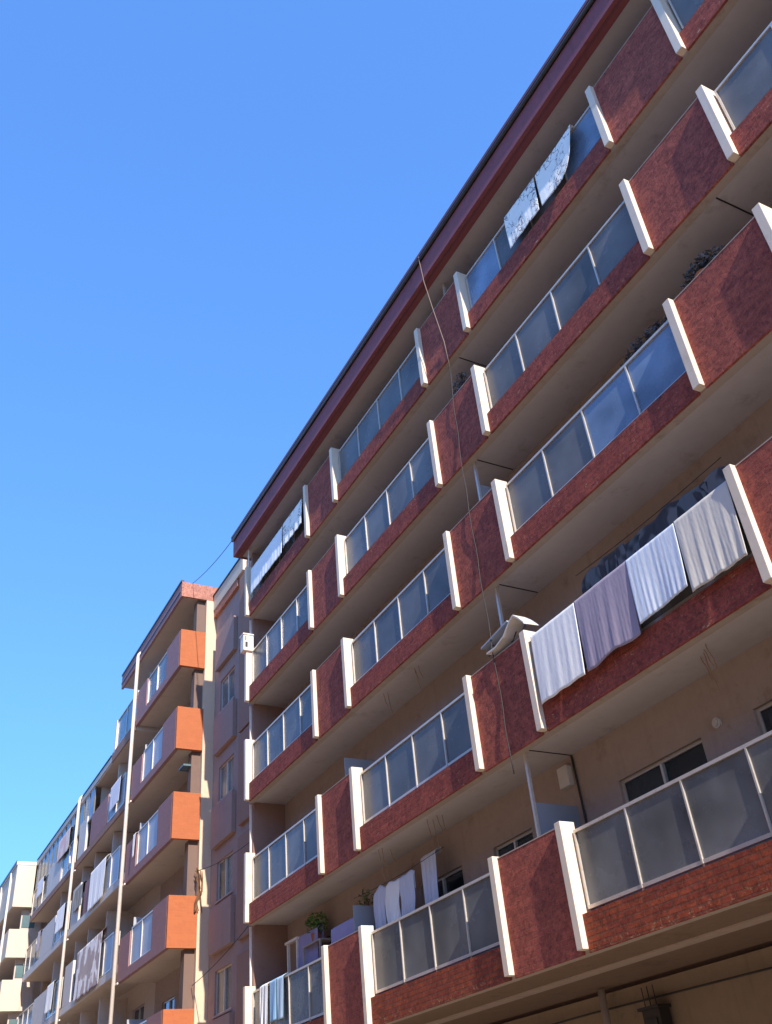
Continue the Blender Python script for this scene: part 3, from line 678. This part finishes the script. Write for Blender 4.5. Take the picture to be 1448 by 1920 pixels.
def leaves(bm, c, r, n, s, rnd, droop=0):
    for _ in range(n):
        d = Vector((rnd.gauss(0, 1), rnd.gauss(0, 1), rnd.gauss(0, 1))).normalized() * (rnd.random() ** .5)
        p = Vector(c) + Vector((d.x * r[0], d.y * r[1], d.z * r[2])); p.z -= droop * rnd.random()
        a = Vector((rnd.gauss(0, 1), rnd.gauss(0, 1), rnd.gauss(0, .6))).normalized(); b = a.cross(Vector((rnd.gauss(0, 1), rnd.gauss(0, 1), rnd.gauss(0, 1)))).normalized()
        l = s * rnd.uniform(.6, 1.3); w = l * .35
        v = [bm.verts.new(p + q) for q in (a * l, b * w, -a * l, -b * w)]
        bm.faces.new(v)
def leafmat(name, c1, c2):
    m, t, b = nodes(name); oi = N(t, 'ShaderNodeNewGeometry')
    t.links.new(mix(t, oi.outputs['Random Per Island'], c1, c2), b.inputs['Base Color']); b.inputs['Roughness'].default_value = .55
    b.inputs['Subsurface Weight'].default_value = 0.0; return m
LEAF = leafmat('green_leaf', (.05, .11, .02), (.16, .30, .06)); DRY = leafmat('dry_leaf', (.05, .05, .045), (.16, .16, .17)); FLO = leafmat('petal', (.75, .6, .6), (.55, .25, .28))
def plant(x, y, z, r, n, s, lm, seed, label, pot=True, droop=0):
    rnd = random.Random(seed)
    t = thing('potted_plant', label, 'plant', (x, y, z - .0))
    bm = nb()
    if pot:
        tube(bm, [(x, y, z), (x, y, z + .2)], [.10, .14], 16); obj('pot', bm, ORB, t)
    bm = nb()
    for k in range(6): tube(bm, [(x, y, z + .15), (x + rnd.uniform(-.5, .5) * r[0], y, z + .3), (x + rnd.uniform(-1, 1) * r[0] * .8, y + rnd.uniform(-1, 1) * r[1] * .6, z + .2 + r[2] * rnd.uniform(.5, 1.3))], .007, 5)
    obj('stems', bm, RUST, t)
    bm = nb(); leaves(bm, (x, y, z + .25 + r[2] * .6), r, n, s, rnd, droop); obj('foliage', bm, lm, t)
    return t
bx_ = None
def shelf(x0, x1, y0, y1, z0, z1, label):
    bm = nb(); box(bm, x0, x1, y0, y1, z1 - .03, z1)
    for a in (x0, x1 - .04):
        for b in (y0, y1 - .04): box(bm, a, a + .04, b, b + .04, z0, z1 - .03)
    return tag(obj('plant_stand', bm, CEM), label, 'stand')
shelf(2.0, 2.9, .62, .98, 3.85, 5.75, 'simple stand carrying the bright green plant on the lowest balcony')
plant(2.35, .82, 5.75, (.42, .2, .26), 420, .05, LEAF, 1, 'leafy bright green plant above the lilac blanket on the lowest balcony')
shelf(4.1, 5.05, .7, 1.0, 3.85, 5.7, 'stand with a dark plant beside the frosted screen on the lowest balcony')
plant(4.75, .82, 5.7, (.3, .18, .22), 160, .04, LEAF, 2, 'dull green plant beside the frosted screen on the lowest balcony')
plant(11.15, .42, T[3] + .02, (.28, .14, .34), 260, .05, DRY, 3, 'withered grey plant on the red parapet beside the cable', pot=True)
plant(-.28, .4, 13.95, (.16, .1, .1), 110, .04, FLO, 4, 'small pink and white flowers beside the white meter box', pot=True)
plant(17.0, .42, T[2] + .06, (.42, .14, .16), 320, .05, DRY, 5, 'dark bluish plant on the parapet at the right edge', pot=True)
plant(15.6, .6, T[2] - .1, (.6, .14, .24), 420, .06, DRY, 6, 'dark foliage above the bright glass of the middle railing', pot=False)
# stands under the plants that sit at parapet level
for (x, y, z, lab) in ((11.15, .42, T[3] + .02, 'stand behind the parapet carrying the withered plant'), (17.0, .42, T[2] + .06, 'stand behind the parapet carrying the dark bluish plant'), (15.6, .6, T[2] - .1, 'stand behind the bright glass carrying dark foliage')):
    shelf(x - .15, x + .15, y - .13, y + .13, z - 1.34 - .0, z, lab)
shelf(-.42, -.135, .27, .53, T[3] - 1.5, 13.95, 'small stand on the ledge carrying pink flowers')
# white meter box on the fin
t = thing('meter_box', 'small white box with dark slots mounted over a white fin at the corner', 'meter box', (0.1, 0, 13.7))
bm = nb(); box(bm, -.06, .20, -.10, .2, 13.72, 14.2); obj('case', bm, WPL, t, bevel=.015)
bx('lid', WPL, t, -.08, .22, -.12, .2, 14.2, 14.24)
bx('slot', DRK, t, .201, .206, -.05, .02, 13.82, 13.98); bx('slot', DRK, t, .201, .206, -.05, -.02, 14.02, 14.16)
# crumpled boards and a mat lying over the parapet
def slab_curve(name, label, cat, pts, wid, th, mat):
    """strip following pts (x,z), lying across y"""
    bm = nb(); y0, y1 = wid; rows = []
    for x, z in pts: rows.append([bm.verts.new(p) for p in ((x, y0, z), (x, y1, z + .015), (x, y1, z + th), (x, y0, z + th))])
    for a, b in zip(rows, rows[1:]):
        for k in range(4): bm.faces.new((a[k], a[(k + 1) % 4], b[(k + 1) % 4], b[k]))
    bm.faces.new(rows[0]); bm.faces.new(rows[-1][::-1])
    return tag(obj(name, bm, mat), label, cat)
zt = T[1]
slab_curve('floor_mat', 'grey mat bent over the top of the white fin beside the sheets', 'mat', [(11.15, zt + .06), (11.4, zt + .05), (11.65, zt + .12), (11.85, zt + .27), (11.98, zt + .33), (12.10, zt + .22), (12.22, zt + .08)], (.0, .30), .03, LGP)
slab_curve('board', 'flat bluish board sticking out above the red parapet beside the bent mat', 'board', [(10.95, zt + .26), (11.3, zt + .30), (11.75, zt + .36)], (.05, .45), .03, FRO)
bm = nb()
rnd = random.Random(3)
for k in range(14):
    a = rnd.uniform(11.0, 11.6); tube(bm, [(a, .12 + rnd.random() * .2, zt + .1), (a + rnd.uniform(-.1, .2), .2, zt + .2), (a + rnd.uniform(0, .3), .1 + rnd.random() * .3, zt + .27)], .012, 5)
tag(obj('twigs', bm, GRYF), 'bundle of grey sticks between the board and the bent mat', 'sticks')
# antenna wire from roof to roof, cables by the stair block
def wire(name, label, cat, a, b, sag, r=.012, mat=DRK, n=16):
    bm = nb(); a = Vector(a); b = Vector(b)
    tube(bm, [a.lerp(b, k / n) - Vector((0, 0, sag * 4 * (k / n) * (1 - k / n))) for k in range(n + 1)], r, 6)
    return tag(obj(name, bm, mat, None, True), label, cat)
wire('cable', 'black cable stretched against the sky from roof to roof', 'cable', (-.45, -.2, 17.8), (-4.82, -.1, 18.7), .12, .010)
wire('cable', 'dark cable sagging across the stair block window, upper of two', 'cable', (-4.9, .36, 9.15), (-.14, .4, 8.75), .12, .010)
wire('cable', 'dark cable at the bottom of the stair block, lower of two', 'cable', (-4.9, .36, 6.15), (-.14, .4, 6.9), .1, .010)
rnd = random.Random(5); bm = nb()
for k in range(7):
    x = -4.72 + rnd.uniform(-.02, .02); pts = [(x + rnd.uniform(-.03, .03), .43 + rnd.uniform(-.12, .1), 9.2 - j * .28 - rnd.random() * .1) for j in range(5)]
    tube(bm, pts, .014, 5)
tag(obj('cable_bundle', bm, RUST), 'tangled cable bundle at the corner of the orange balcony end', 'cable bundle')
